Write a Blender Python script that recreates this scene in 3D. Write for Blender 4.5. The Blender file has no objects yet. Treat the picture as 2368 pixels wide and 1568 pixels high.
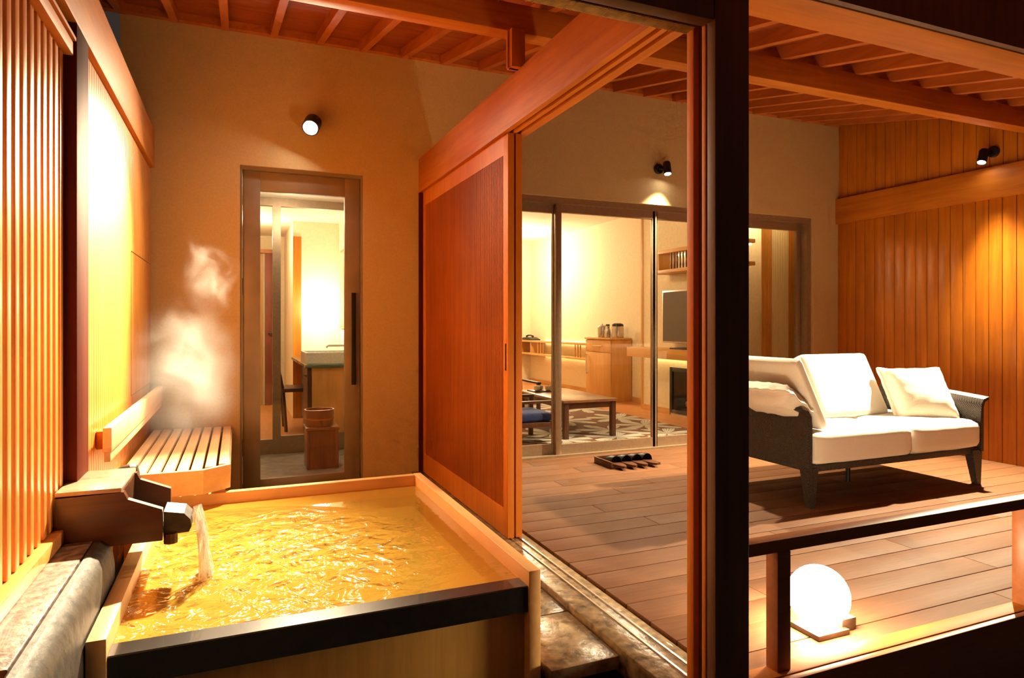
import bpy, bmesh, math, random
from mathutils import Vector, Matrix
random.seed(7)
S = bpy.context.scene
COL = S.collection
PI = math.pi
# ------------------------------------------------------------------ helpers
class MB:
    def __init__(self):
        self.v = []; self.f = []
    def add(self, vs, fs):
        n = len(self.v); self.v += [tuple(p) for p in vs]; self.f += [tuple(i+n for i in f) for f in fs]; return self
    def box(self, x0, x1, y0, y1, z0, z1, b=0.0):
        if x1 < x0: x0, x1 = x1, x0
        if y1 < y0: y0, y1 = y1, y0
        if z1 < z0: z0, z1 = z1, z0
        if b <= 0:
            return self.add([(x0,y0,z0),(x1,y0,z0),(x1,y1,z0),(x0,y1,z0),(x0,y0,z1),(x1,y0,z1),(x1,y1,z1),(x0,y1,z1)],
                            [(0,3,2,1),(4,5,6,7),(0,1,5,4),(1,2,6,5),(2,3,7,6),(3,0,4,7)])
        bm = bmesh.new()
        bmesh.ops.create_cube(bm, size=1)
        for v in bm.verts:
            v.co = Vector(((x0+x1)/2+v.co.x*(x1-x0), (y0+y1)/2+v.co.y*(y1-y0), (z0+z1)/2+v.co.z*(z1-z0)))
        b = min(b, .45*min(x1-x0, y1-y0, z1-z0))
        bmesh.ops.bevel(bm, geom=bm.edges[:], offset=b, segments=2, affect='EDGES', profile=.5)
        return self.bm(bm)
    def bm(self, bm, M=None):
        bm.verts.ensure_lookup_table()
        for i, v in enumerate(bm.verts): v.index = i
        self.add([(M @ v.co) if M else v.co.copy() for v in bm.verts], [[v.index for v in f.verts] for f in bm.faces])
        bm.free(); return self
    def tube(self, pts, r, n=16, cap=True, r2=None):
        pts = [Vector(p) for p in pts]; rs = r if isinstance(r, (list, tuple)) else [r]*len(pts)
        rings = []
        up = None
        for i, p in enumerate(pts):
            d = (pts[min(i+1, len(pts)-1)] - pts[max(i-1, 0)]).normalized()
            if up is None:
                a = Vector((0,0,1)) if abs(d.z) < .9 else Vector((1,0,0))
                up = d.cross(a).normalized()
            up = (up - d*up.dot(d)).normalized()
            w = d.cross(up)
            rings.append([p + (up*math.cos(2*PI*k/n) + w*math.sin(2*PI*k/n))*rs[i] for k in range(n)])
        vs = [v for rg in rings for v in rg]; fs = []
        for i in range(len(rings)-1):
            for k in range(n):
                fs.append((i*n+k, i*n+(k+1) % n, (i+1)*n+(k+1) % n, (i+1)*n+k))
        if cap:
            fs.append(tuple(range(n-1, -1, -1))); fs.append(tuple((len(rings)-1)*n+k for k in range(n)))
        return self.add(vs, fs)
    def lathe(self, prof, c=(0,0,0), n=28, M=None):
        vs = []; fs = []
        for (r, z) in prof:
            for k in range(n):
                p = Vector((r*math.cos(2*PI*k/n), r*math.sin(2*PI*k/n), z))
                if M: p = M @ p
                vs.append(p + Vector(c))
        for i in range(len(prof)-1):
            for k in range(n):
                fs.append((i*n+k, i*n+(k+1) % n, (i+1)*n+(k+1) % n, (i+1)*n+k))
        fs.append(tuple(range(n-1, -1, -1))); fs.append(tuple((len(prof)-1)*n+k for k in range(n)))
        return self.add(vs, fs)
    def prism(self, poly, axis, a, b):
        """poly: 2D outline; axis 'x': poly is (y,z); 'y': (x,z); 'z': (x,y)"""
        def P(p, t):
            return {'x': (t, p[0], p[1]), 'y': (p[0], t, p[1]), 'z': (p[0], p[1], t)}[axis]
        n = len(poly)
        vs = [P(p, a) for p in poly] + [P(p, b) for p in poly]
        fs = [tuple(range(n)), tuple(range(2*n-1, n-1, -1))] + [(i, i+n, (i+1) % n+n, (i+1) % n) for i in range(n)]
        return self.add(vs, fs)
    def hull8(self, p):   # 8 corners, bottom 4 then top 4
        return self.add(p, [(0,3,2,1),(4,5,6,7),(0,1,5,4),(1,2,6,5),(2,3,7,6),(3,0,4,7)])
    def grid(self, nx, ny, fn):
        vs = [fn(i/nx, j/ny) for j in range(ny+1) for i in range(nx+1)]
        fs = [(j*(nx+1)+i, j*(nx+1)+i+1, (j+1)*(nx+1)+i+1, (j+1)*(nx+1)+i) for j in range(ny) for i in range(nx)]
        return self.add(vs, fs)
    def xf(self, M):
        self.v = [tuple(M @ Vector(p)) for p in self.v]; return self

def cushion(sx, sy, sz, r=.04, puff=.02, n=14, pinch=0.0, wr=0.0, seed=0):
    """rounded, slightly puffed slab centred at the origin"""
    rnd = random.Random(seed)
    ph = [rnd.uniform(0, 6.28) for _ in range(8)]
    bm = bmesh.new(); bmesh.ops.create_cube(bm, size=2)
    bmesh.ops.subdivide_edges(bm, edges=bm.edges[:], cuts=n, use_grid_fill=True)
    hx, hy, hz = sx/2, sy/2, sz/2
    for v in bm.verts:
        a, b, c = v.co
        e = 1.0
        ex = hx*(1 + pinch*(abs(a)**6*abs(b)**6)); ey = hy*(1 + pinch*(abs(a)**6*abs(b)**6))
        p = Vector((a*ex, b*ey, c*hz))
        rr = min(r, hx, hy, hz)
        inner = Vector((max(-ex+rr, min(ex-rr, p.x)), max(-ey+rr, min(ey-rr, p.y)), max(-hz+rr, min(hz-rr, p.z))))
        d = p - inner
        if d.length > 1e-9: p = inner + d.normalized()*rr
        w = (1-a*a)*(1-b*b)
        p.z += c*puff*w
        if pinch: p.z *= 1 - .78*max(abs(a), abs(b))**5
        if wr:
            p.z += wr*math.sin(7*a+ph[0]+2*math.sin(5*b+ph[1]))*math.sin(9*b+ph[2]+math.sin(4*a+ph[3]))*(.3+max(abs(a), abs(b)))*.6
        v.co = p
    m = MB(); m.bm(bm); return m

def link(name, mb, mat, parent=None, smooth=True, ang=28):
    me = bpy.data.meshes.new(name)
    vs = mb.v
    lo = [min(p[i] for p in vs) for i in range(3)]; hi = [max(p[i] for p in vs) for i in range(3)]
    base = Vector(((lo[0]+hi[0])/2, (lo[1]+hi[1])/2, lo[2]))
    me.from_pydata([(p[0]-base.x, p[1]-base.y, p[2]-base.z) for p in vs], [], mb.f)
    bm = bmesh.new(); bm.from_mesh(me); bmesh.ops.recalc_face_normals(bm, faces=bm.faces[:]); bm.to_mesh(me); bm.free()
    if smooth:
        me.shade_smooth(); me.set_sharp_from_angle(angle=math.radians(ang))
    me.materials.append(mat)
    o = bpy.data.objects.new(name, me); COL.objects.link(o)
    if parent:
        o.parent = parent
        off = Vector((0,0,0)); q = parent
        while q: off += q.location; q = q.parent
        o.location = base - off
    else:
        o.location = base
    return o
def tag(o, label=None, cat=None, group=None, kind=None):
    if label: o['label'] = label
    if cat: o['category'] = cat
    if group: o['group'] = group
    if kind: o['kind'] = kind
    return o
def thing(name, loc, label, cat, group=None, kind=None):
    o = bpy.data.objects.new(name, None); COL.objects.link(o); o.location = loc; o.empty_display_size = .1
    return tag(o, label, cat, group, kind)
def struct(name, mb, mat, **k):
    o = link(name, mb, mat, **k); o['kind'] = 'structure'; return o
def dup(root, loc, rotz=0.0, label=None):
    r = root.copy(); COL.objects.link(r); r.location = loc; r.rotation_euler = (0,0,rotz)
    if label: r['label'] = label
    for ch in list(root.children):
        c = ch.copy(); COL.objects.link(c); c.parent = r
        for g in ch.children:
            d = g.copy(); COL.objects.link(d); d.parent = c
    return r
def aim(o, tgt):
    o.rotation_euler = (Vector(tgt)-o.location).to_track_quat('-Z', 'Y').to_euler()
# ------------------------------------------------------------------ materials
def newmat(name):
    m = bpy.data.materials.new(name); m.use_nodes = True
    nt = m.node_tree; nt.nodes.clear()
    out = nt.nodes.new('ShaderNodeOutputMaterial')
    return m, nt, out
def N(nt, t, **k):
    n = nt.nodes.new(t)
    for a, b in k.items():
        if a.startswith('i_'): n.inputs[a[2:].replace('_', ' ')].default_value = b
        else: setattr(n, a, b)
    return n
def ramp(nt, stops):
    r = nt.nodes.new('ShaderNodeValToRGB'); e = r.color_ramp.elements
    e[0].position = stops[0][0]; e[0].color = (*stops[0][1], 1)
    e[1].position = stops[-1][0]; e[1].color = (*stops[-1][1], 1)
    for p, c in stops[1:-1]:
        x = e.new(p); x.color = (*c, 1)
    return r
def wood(name, c1, c2, axis='z', rough=.45, scale=9, bump=.15, coat=0.0, c3=None):
    m, nt, out = newmat(name)
    tc = N(nt, 'ShaderNodeTexCoord'); gm = N(nt, 'ShaderNodeNewGeometry'); mp = N(nt, 'ShaderNodeMapping')
    s = {'x': (.1, 1.6, 1.6), 'y': (1.6, .1, 1.6), 'z': (1.6, 1.6, .1)}[axis]
    mp.inputs['Scale'].default_value = [q*scale for q in s]
    nt.links.new(gm.outputs['Position'], mp.inputs['Vector'])
    n1 = N(nt, 'ShaderNodeTexNoise'); n1.inputs['Scale'].default_value = 1.5; n1.inputs['Detail'].default_value = 9; n1.inputs['Roughness'].default_value = .68
    n1.inputs['Distortion'].default_value = .6
    nt.links.new(mp.outputs[0], n1.inputs['Vector'])
    n2 = N(nt, 'ShaderNodeTexNoise'); n2.inputs['Scale'].default_value = 2.3; n2.inputs['Detail'].default_value = 3
    nt.links.new(gm.outputs['Position'], n2.inputs['Vector'])
    r = ramp(nt, [(.3, c1), (.7, c2)])
    nt.links.new(n1.outputs['Fac'], r.inputs[0])
    mx = N(nt, 'ShaderNodeMix', data_type='RGBA', blend_type='MULTIPLY'); mx.inputs[0].default_value = .5
    r2 = ramp(nt, [(.3, (.72, .68, .66)), (.7, (1.12, 1.12, 1.12))])
    nt.links.new(n2.outputs['Fac'], r2.inputs[0])
    nt.links.new(r.outputs[0], mx.inputs[6]); nt.links.new(r2.outputs[0], mx.inputs[7])
    b = N(nt, 'ShaderNodeBsdfPrincipled'); b.inputs['Roughness'].default_value = rough
    b.inputs['Coat Weight'].default_value = coat; b.inputs['Coat Roughness'].default_value = .25; b.inputs['Specular IOR Level'].default_value = .3
    nt.links.new(mx.outputs[2], b.inputs['Base Color'])
    bp = N(nt, 'ShaderNodeBump'); bp.inputs['Strength'].default_value = bump; bp.inputs['Distance'].default_value = .004
    nt.links.new(n1.outputs['Fac'], bp.inputs['Height']); nt.links.new(bp.outputs[0], b.inputs['Normal'])
    nt.links.new(b.outputs[0], out.inputs[0])
    return m
def plain(name, c, rough=.5, metal=0.0, noise=0.0, nscale=40, bump=0.0, coat=0.0, c2=None, sheen=0):
    m, nt, out = newmat(name)
    b = N(nt, 'ShaderNodeBsdfPrincipled'); b.inputs['Roughness'].default_value = rough; b.inputs['Metallic'].default_value = metal
    b.inputs['Coat Weight'].default_value = coat; b.inputs['Sheen Weight'].default_value = sheen
    gm = N(nt, 'ShaderNodeNewGeometry'); n = N(nt, 'ShaderNodeTexNoise'); n.inputs['Scale'].default_value = nscale; n.inputs['Detail'].default_value = 6
    nt.links.new(gm.outputs['Position'], n.inputs['Vector'])
    k = 1-noise
    r = ramp(nt, [(.3, tuple(q*k for q in c)), (.7, c2 if c2 else tuple(min(1, q*(1+noise)) for q in c))])
    nt.links.new(n.outputs['Fac'], r.inputs[0]); nt.links.new(r.outputs[0], b.inputs['Base Color'])
    if bump:
        bp = N(nt, 'ShaderNodeBump'); bp.inputs['Strength'].default_value = bump; bp.inputs['Distance'].default_value = .004
        nt.links.new(n.outputs['Fac'], bp.inputs['Height']); nt.links.new(bp.outputs[0], b.inputs['Normal'])
    nt.links.new(b.outputs[0], out.inputs[0])
    return m
def emis(name, c, s):
    m, nt, out = newmat(name); e = N(nt, 'ShaderNodeEmission'); e.inputs[0].default_value = (*c, 1); e.inputs[1].default_value = s
    nt.links.new(e.outputs[0], out.inputs[0]); return m
def front_only(nt, sock):
    gm = N(nt, 'ShaderNodeNewGeometry'); i = N(nt, 'ShaderNodeMath', operation='SUBTRACT'); i.inputs[0].default_value = 1; nt.links.new(gm.outputs['Backfacing'], i.inputs[1])
    m_ = N(nt, 'ShaderNodeMath', operation='MULTIPLY'); nt.links.new(sock, m_.inputs[0]); nt.links.new(i.outputs[0], m_.inputs[1]); return m_.outputs[0]
def glassm(name, tint=(.97,.98,.97), ior=1.45, gl=.02):
    m, nt, out = newmat(name)
    t = N(nt, 'ShaderNodeBsdfTransparent'); t.inputs[0].default_value = (*tint, 1)
    g = N(nt, 'ShaderNodeBsdfGlossy'); g.inputs['Roughness'].default_value = gl
    f = N(nt, 'ShaderNodeFresnel'); f.inputs[0].default_value = ior
    mx = N(nt, 'ShaderNodeMixShader'); nt.links.new(front_only(nt, f.outputs[0]), mx.inputs[0]); nt.links.new(t.outputs[0], mx.inputs[1]); nt.links.new(g.outputs[0], mx.inputs[2])
    nt.links.new(mx.outputs[0], out.inputs[0]); return m

OR1 = (.42, .115, .006); OR2 = (.60, .20, .012)
M = {}
M['cedar_z'] = wood('cedar_vertical', OR1, OR2, 'z', .4, coat=.15)
M['cedar_y'] = wood('cedar_depth', OR1, OR2, 'y', .6, coat=0)
M['cedar_x'] = wood('cedar_across', OR1, OR2, 'x', .6, coat=0)
M['boards_left'] = wood('glossy_boards', (.58, .20, .03), (.74, .31, .06), 'z', .42, coat=.5)
M['slats_left'] = wood('lattice_slat_wood', (.60, .20, .04), (.78, .34, .09), 'z', .32, coat=.3)
M['redpost'] = wood('red_stained_post', (.06, .008, .0025), (.10, .017, .004), 'z', .7)
M['doorred'] = wood('red_brown_door', (.22, .06, .03), (.32, .10, .05), 'z', .5)
M['roof'] = wood('roof_board', (.28, .055, .008), (.40, .085, .012), 'x', .55, scale=12)
M['rafter'] = wood('rafter_wood', (.40, .10, .018), (.56, .17, .03), 'y', .5)
M['shadepost'] = wood('shaded_outer_post', (.12, .06, .035), (.18, .09, .05), 'z', .55)  # cedar darkened: lack of light on the outer faces put into the colour
M['darkrail'] = wood('dark_rail', (.26, .085, .028), (.36, .125, .04), 'x', .4)
M['lattice'] = wood('door_lattice_wood', (.37, .08, .004), (.50, .125, .007), 'z', .65)
M['doorframe'] = wood('door_frame_wood', (.52, .15, .008), (.66, .215, .014), 'z', .6)
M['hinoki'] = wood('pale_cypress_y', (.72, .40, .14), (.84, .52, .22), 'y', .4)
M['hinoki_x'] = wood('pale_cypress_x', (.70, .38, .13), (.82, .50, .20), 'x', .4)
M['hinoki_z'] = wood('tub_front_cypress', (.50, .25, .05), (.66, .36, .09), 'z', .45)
M['bench'] = wood('bench_wood', (.74, .44, .22), (.86, .56, .32), 'y', .45)
M['wetwood'] = wood('wet_dark_wood', (.05, .018, .010), (.11, .04, .018), 'x', .28, coat=.5)
M['blacklip'] = plain('black_wet_lip', (.016, .013, .012), .22, noise=.3, coat=.5)
def prin(m): return [n for n in m.node_tree.nodes if n.type == 'BSDF_PRINCIPLED'][0]
prin(M['redpost']).inputs['Specular IOR Level'].default_value = .04
def wallmat():
    m, nt, out = newmat('sand_plaster')
    gm = N(nt, 'ShaderNodeNewGeometry'); n = N(nt, 'ShaderNodeTexNoise'); n.inputs['Scale'].default_value = 60; n.inputs['Detail'].default_value = 8
    n.inputs['Roughness'].default_value = .8
    n2 = N(nt, 'ShaderNodeTexNoise'); n2.inputs['Scale'].default_value = 70; n2.inputs['Detail'].default_value = 5
    for q in (n, n2): nt.links.new(gm.outputs['Position'], q.inputs['Vector'])
    r = ramp(nt, [(.3, (.54, .385, .165)), (.5, (.57, .41, .18)), (.7, (.60, .435, .20))]); nt.links.new(n2.outputs['Fac'], r.inputs[0])
    b = N(nt, 'ShaderNodeBsdfPrincipled'); b.inputs['Roughness'].default_value = .85
    nt.links.new(r.outputs[0], b.inputs['Base Color'])
    bp = N(nt, 'ShaderNodeBump'); bp.inputs['Strength'].default_value = .5; bp.inputs['Distance'].default_value = .004
    nt.links.new(n.outputs['Fac'], bp.inputs['Height']); nt.links.new(bp.outputs[0], b.inputs['Normal']); nt.links.new(b.outputs[0], out.inputs[0])
    return m
M['plaster'] = wallmat()
M['deck'] = wood('deck_board', (.135, .058, .026), (.185, .083, .038), 'x', .5, scale=30, bump=.3)
M['stone'] = plain('wet_slate', (.16, .10, .055), .25, noise=.6, nscale=22, bump=.8, coat=.4, c2=(.30, .20, .11))
M['stone2'] = plain('stone_counter', (.09, .055, .04), .4, noise=.6, nscale=34, bump=.9, coat=.2, c2=(.32, .20, .14))
M['darkstone'] = plain('black_stone', (.02, .014, .010), .55, noise=.6, nscale=24, bump=.8, coat=.0, c2=(.05, .034, .022))
M['ground'] = plain('dark_ground', (.02, .014, .012), .6, noise=.5, nscale=8, bump=.4)
M['alum'] = plain('bronze_window_metal', (.34, .24, .15), .42, .5, noise=.1)
M['alumd'] = plain('dark_bronze_metal', (.07, .05, .035), .4, .6, noise=.1)
M['doormetal'] = plain('brown_metal_door', (.30, .22, .13), .5, .2, noise=.12, nscale=6)
M['glass'] = glassm('window_glass')
M['black'] = plain('matte_black_metal', (.012, .013, .016), .4, .3)
M['steel'] = plain('steel', (.55, .50, .45), .25, .9)
M['white'] = plain('white_canvas', (.82, .76, .66), .75, noise=.05, nscale=160, bump=.15, sheen=.2)
M['lens'] = emis('lamp_lens', (1, .93, .82), 60)
M['lensb'] = emis('bright_lamp_lens', (1, .93, .82), 160)
prin(M['deck']).inputs['Specular IOR Level'].default_value = .12; prin(M['deck']).inputs['Roughness'].default_value = .6
M['globe'] = emis('lamp_globe', (1, .76, .45), 105)
M['led'] = emis('led_strip', (1, .72, .30), 5)
M['inwall'] = plain('cream_wall', (.82, .68, .44), .8, noise=.06, nscale=30, bump=.1)
M['inceil'] = plain('white_ceiling', (.86, .76, .58), .85, noise=.03)
M['infloor'] = wood('interior_floor', (.50, .20, .07), (.64, .28, .10), 'y', .4, scale=8)
M['oak'] = wood('honey_oak', (.58, .28, .07), (.72, .38, .12), 'z', .4)
M['oak_y'] = wood('honey_oak_y', (.60, .30, .08), (.74, .40, .13), 'y', .4)
M['walnut'] = wood('walnut', (.07, .028, .014), (.13, .05, .025), 'z', .35)
M['walnut_t'] = wood('table_wood', (.26, .12, .06), (.38, .18, .09), 'y', .3, coat=.3)
M['screen'] = plain('tv_screen', (.10, .08, .06), .3, noise=.05)
M['blue'] = plain('navy_cushion', (.03, .06, .22), .8, noise=.2)
def clothm(name, c):
    m, nt, out = newmat(name)
    d = N(nt, 'ShaderNodeBsdfDiffuse'); d.inputs[0].default_value = (*c, 1)
    t = N(nt, 'ShaderNodeBsdfTranslucent'); t.inputs[0].default_value = (*c, 1)
    gm = N(nt, 'ShaderNodeNewGeometry'); w = N(nt, 'ShaderNodeTexWave'); w.inputs['Scale'].default_value = 40; w.inputs['Distortion'].default_value = 2
    nt.links.new(gm.outputs['Position'], w.inputs[0])
    bp = N(nt, 'ShaderNodeBump'); bp.inputs['Strength'].default_value = .2; bp.inputs['Distance'].default_value = .003; nt.links.new(w.outputs[1], bp.inputs['Height']); nt.links.new(bp.outputs[0], d.inputs['Normal'])
    m1 = N(nt, 'ShaderNodeMixShader'); m1.inputs[0].default_value = .5; nt.links.new(d.outputs[0], m1.inputs[1]); nt.links.new(t.outputs[0], m1.inputs[2]); nt.links.new(m1.outputs[0], out.inputs[0]); return m
M['curtain'] = clothm('sheer_curtain', (.62, .50, .28))
M['fire'] = plain('fireplace_interior', (.02, .016, .014), .3, noise=.3)
M['log'] = plain('ceramic_log', (.35, .2, .1), .8, noise=.4, bump=.5)
M['basin'] = plain('stone_basin', (.75, .74, .66), .2, noise=.1, nscale=60, coat=.5)
M['shower_tile'] = plain('grey_shower_tile', (.30, .27, .23), .3, noise=.35, nscale=12, bump=.2, coat=.3)
M['bucket'] = wood('bath_bucket_wood', (.22, .07, .025), (.36, .13, .04), 'z', .35, coat=.3)
def wickermat():
    m, nt, out = newmat('dark_wicker')
    gm = N(nt, 'ShaderNodeNewGeometry'); mp = N(nt, 'ShaderNodeMapping'); nt.links.new(gm.outputs['Position'], mp.inputs[0])
    mp.inputs['Scale'].default_value = (1, 1, 1)
    sx = N(nt, 'ShaderNodeSeparateXYZ'); nt.links.new(mp.outputs[0], sx.inputs[0])
    def sn(sock, f, off=0):
        a = N(nt, 'ShaderNodeMath', operation='MULTIPLY'); a.inputs[1].default_value = f; nt.links.new(sock, a.inputs[0])
        s = N(nt, 'ShaderNodeMath', operation='SINE'); nt.links.new(a.outputs[0], s.inputs[0]); return s.outputs[0]
    ad = N(nt, 'ShaderNodeMath', operation='ADD'); nt.links.new(sx.outputs[0], ad.inputs[0]); nt.links.new(sx.outputs[1], ad.inputs[1])
    p = N(nt, 'ShaderNodeMath', operation='MULTIPLY'); nt.links.new(sn(ad.outputs[0], 420), p.inputs[0]); nt.links.new(sn(sx.outputs[2], 420), p.inputs[1])
    r = ramp(nt, [(.2, (.008, .006, .005)), (.8, (.05, .036, .028))])
    mr = N(nt, 'ShaderNodeMapRange'); mr.inputs[1].default_value = -1; nt.links.new(p.outputs[0], mr.inputs[0]); nt.links.new(mr.outputs[0], r.inputs[0])
    b = N(nt, 'ShaderNodeBsdfPrincipled'); b.inputs['Roughness'].default_value = .4; nt.links.new(r.outputs[0], b.inputs['Base Color'])
    bp = N(nt, 'ShaderNodeBump'); bp.inputs['Strength'].default_value = .8; bp.inputs['Distance'].default_value = .004
    nt.links.new(mr.outputs[0], bp.inputs['Height']); nt.links.new(bp.outputs[0], b.inputs['Normal']); nt.links.new(b.outputs[0], out.inputs[0])
    return m
M['wicker'] = wickermat()
def rugmat():
    m, nt, out = newmat('leaf_rug')
    gm = N(nt, 'ShaderNodeNewGeometry'); vo = N(nt, 'ShaderNodeTexVoronoi'); vo.inputs['Scale'].default_value = 1.55; vo.inputs['Randomness'].default_value = .55
    vo.voronoi_dimensions = '2D'
    nt.links.new(gm.outputs['Position'], vo.inputs['Vector'])
    sc = N(nt, 'ShaderNodeVectorMath', operation='SUBTRACT'); nt.links.new(gm.outputs['Position'], sc.inputs[0]); nt.links.new(vo.outputs['Position'], sc.inputs[1])
    sp = N(nt, 'ShaderNodeSeparateXYZ'); nt.links.new(sc.outputs[0], sp.inputs[0])
    an = N(nt, 'ShaderNodeMath', operation='ARCTAN2'); nt.links.new(sp.outputs[1], an.inputs[0]); nt.links.new(sp.outputs[0], an.inputs[1])
    def mth(op, a, b=None):
        n = N(nt, 'ShaderNodeMath', operation=op)
        for i, q in enumerate((a, b)):
            if q is None: continue
            if isinstance(q, (int, float)): n.inputs[i].default_value = q
            else: nt.links.new(q, n.inputs[i])
        return n.outputs[0]
    pet = mth('ABSOLUTE', mth('COSINE', mth('MULTIPLY', an.outputs[0], 3.5)))
    x2 = mth('SQRT', mth('ADD', mth('MULTIPLY', sp.outputs[0], sp.outputs[0]), mth('MULTIPLY', sp.outputs[1], sp.outputs[1])))
    rad = mth('MULTIPLY', pet, .40)
    inside = mth('LESS_THAN', x2, rad)
    vein = mth('GREATER_THAN', mth('SINE', mth('MULTIPLY', an.outputs[0], 56)), -.55)
    fac = mth('MULTIPLY', inside, mth('ADD', mth('MULTIPLY', vein, .6), .35))
    mx = N(nt, 'ShaderNodeMix', data_type='RGBA'); mx.inputs[6].default_value = (.17, .075, .04, 1); mx.inputs[7].default_value = (.62, .60, .52, 1)
    nt.links.new(fac, mx.inputs[0])
    b = N(nt, 'ShaderNodeBsdfPrincipled'); b.inputs['Roughness'].default_value = .9; nt.links.new(mx.outputs[2], b.inputs['Base Color']); nt.links.new(b.outputs[0], out.inputs[0])
    return m
M['rug'] = rugmat()
def watermat():
    m, nt, out = newmat('hot_spring_water')
    gm = N(nt, 'ShaderNodeNewGeometry')
    # ripples grow stronger towards where the spout pours
    d = N(nt, 'ShaderNodeVectorMath', operation='DISTANCE'); nt.links.new(gm.outputs['Position'], d.inputs[0]); d.inputs[1].default_value = (-.05, 2.5, .23)
    fall = N(nt, 'ShaderNodeMapRange'); fall.inputs[1].default_value = .15; fall.inputs[2].default_value = .85; fall.inputs[3].default_value = 1.3; fall.inputs[4].default_value = .015
    nt.links.new(d.outputs['Value'], fall.inputs[0])
    n1 = N(nt, 'ShaderNodeTexNoise'); n1.inputs['Scale'].default_value = 11; n1.inputs['Detail'].default_value = 2.5; n1.inputs['Distortion'].default_value = 1.0
    n2 = N(nt, 'ShaderNodeTexNoise'); n2.inputs['Scale'].default_value = 5; n2.inputs['Detail'].default_value = 3; n2.inputs['Distortion'].default_value = .8
    for q in (n1, n2): nt.links.new(gm.outputs['Position'], q.inputs['Vector'])
    ad = N(nt, 'ShaderNodeMath', operation='ADD'); nt.links.new(n1.outputs[0], ad.inputs[0]); nt.links.new(n2.outputs[0], ad.inputs[1])
    ml = N(nt, 'ShaderNodeMath', operation='MULTIPLY'); nt.links.new(ad.outputs[0], ml.inputs[0]); nt.links.new(fall.outputs[0], ml.inputs[1])
    bp = N(nt, 'ShaderNodeBump'); bp.inputs['Strength'].default_value = 1.0; bp.inputs['Distance'].default_value = .06; nt.links.new(ml.outputs[0], bp.inputs['Height'])
    t = N(nt, 'ShaderNodeBsdfTransparent'); t.inputs[0].default_value = (.80, .57, .22, 1)
    df = N(nt, 'ShaderNodeBsdfDiffuse'); df.inputs[0].default_value = (.52, .31, .045, 1)
    m1 = N(nt, 'ShaderNodeMixShader'); m1.inputs[0].default_value = .5; nt.links.new(t.outputs[0], m1.inputs[1]); nt.links.new(df.outputs[0], m1.inputs[2])
    g = N(nt, 'ShaderNodeBsdfGlossy'); g.inputs['Roughness'].default_value = .09; g.inputs[0].default_value = (1, 1, 1, 1); nt.links.new(bp.outputs[0], g.inputs['Normal'])
    f = N(nt, 'ShaderNodeFresnel'); f.inputs[0].default_value = 1.42; nt.links.new(bp.outputs[0], f.inputs['Normal'])
    m2 = N(nt, 'ShaderNodeMixShader'); nt.links.new(front_only(nt, f.outputs[0]), m2.inputs[0]); nt.links.new(m1.outputs[0], m2.inputs[1]); nt.links.new(g.outputs[0], m2.inputs[2])
    nt.links.new(m2.outputs[0], out.inputs[0]); return m
M['water'] = watermat()
def streammat():
    m, nt, out = newmat('pouring_water')
    gm = N(nt, 'ShaderNodeNewGeometry'); mp = N(nt, 'ShaderNodeMapping'); mp.inputs['Scale'].default_value = (90, 90, 12); nt.links.new(gm.outputs['Position'], mp.inputs[0])
    n = N(nt, 'ShaderNodeTexNoise'); n.inputs['Scale'].default_value = 1; nt.links.new(mp.outputs[0], n.inputs['Vector'])
    t = N(nt, 'ShaderNodeBsdfTransparent'); t.inputs[0].default_value = (.98, .97, .92, 1)
    d = N(nt, 'ShaderNodeBsdfDiffuse'); d.inputs[0].default_value = (.95, .93, .86, 1)
    g = N(nt, 'ShaderNodeBsdfGlossy'); g.inputs['Roughness'].default_value = .12
    r = ramp(nt, [(.42, (0, 0, 0)), (.62, (.8, .8, .8))]); nt.links.new(n.outputs[0], r.inputs[0])
    m1 = N(nt, 'ShaderNodeMixShader'); nt.links.new(r.outputs[0], m1.inputs[0]); nt.links.new(t.outputs[0], m1.inputs[1]); nt.links.new(d.outputs[0], m1.inputs[2])
    m2 = N(nt, 'ShaderNodeMixShader'); m2.inputs[0].default_value = .12; nt.links.new(m1.outputs[0], m2.inputs[1]); nt.links.new(g.outputs[0], m2.inputs[2])
    nt.links.new(m2.outputs[0], out.inputs[0]); return m
M['stream'] = streammat()
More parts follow.
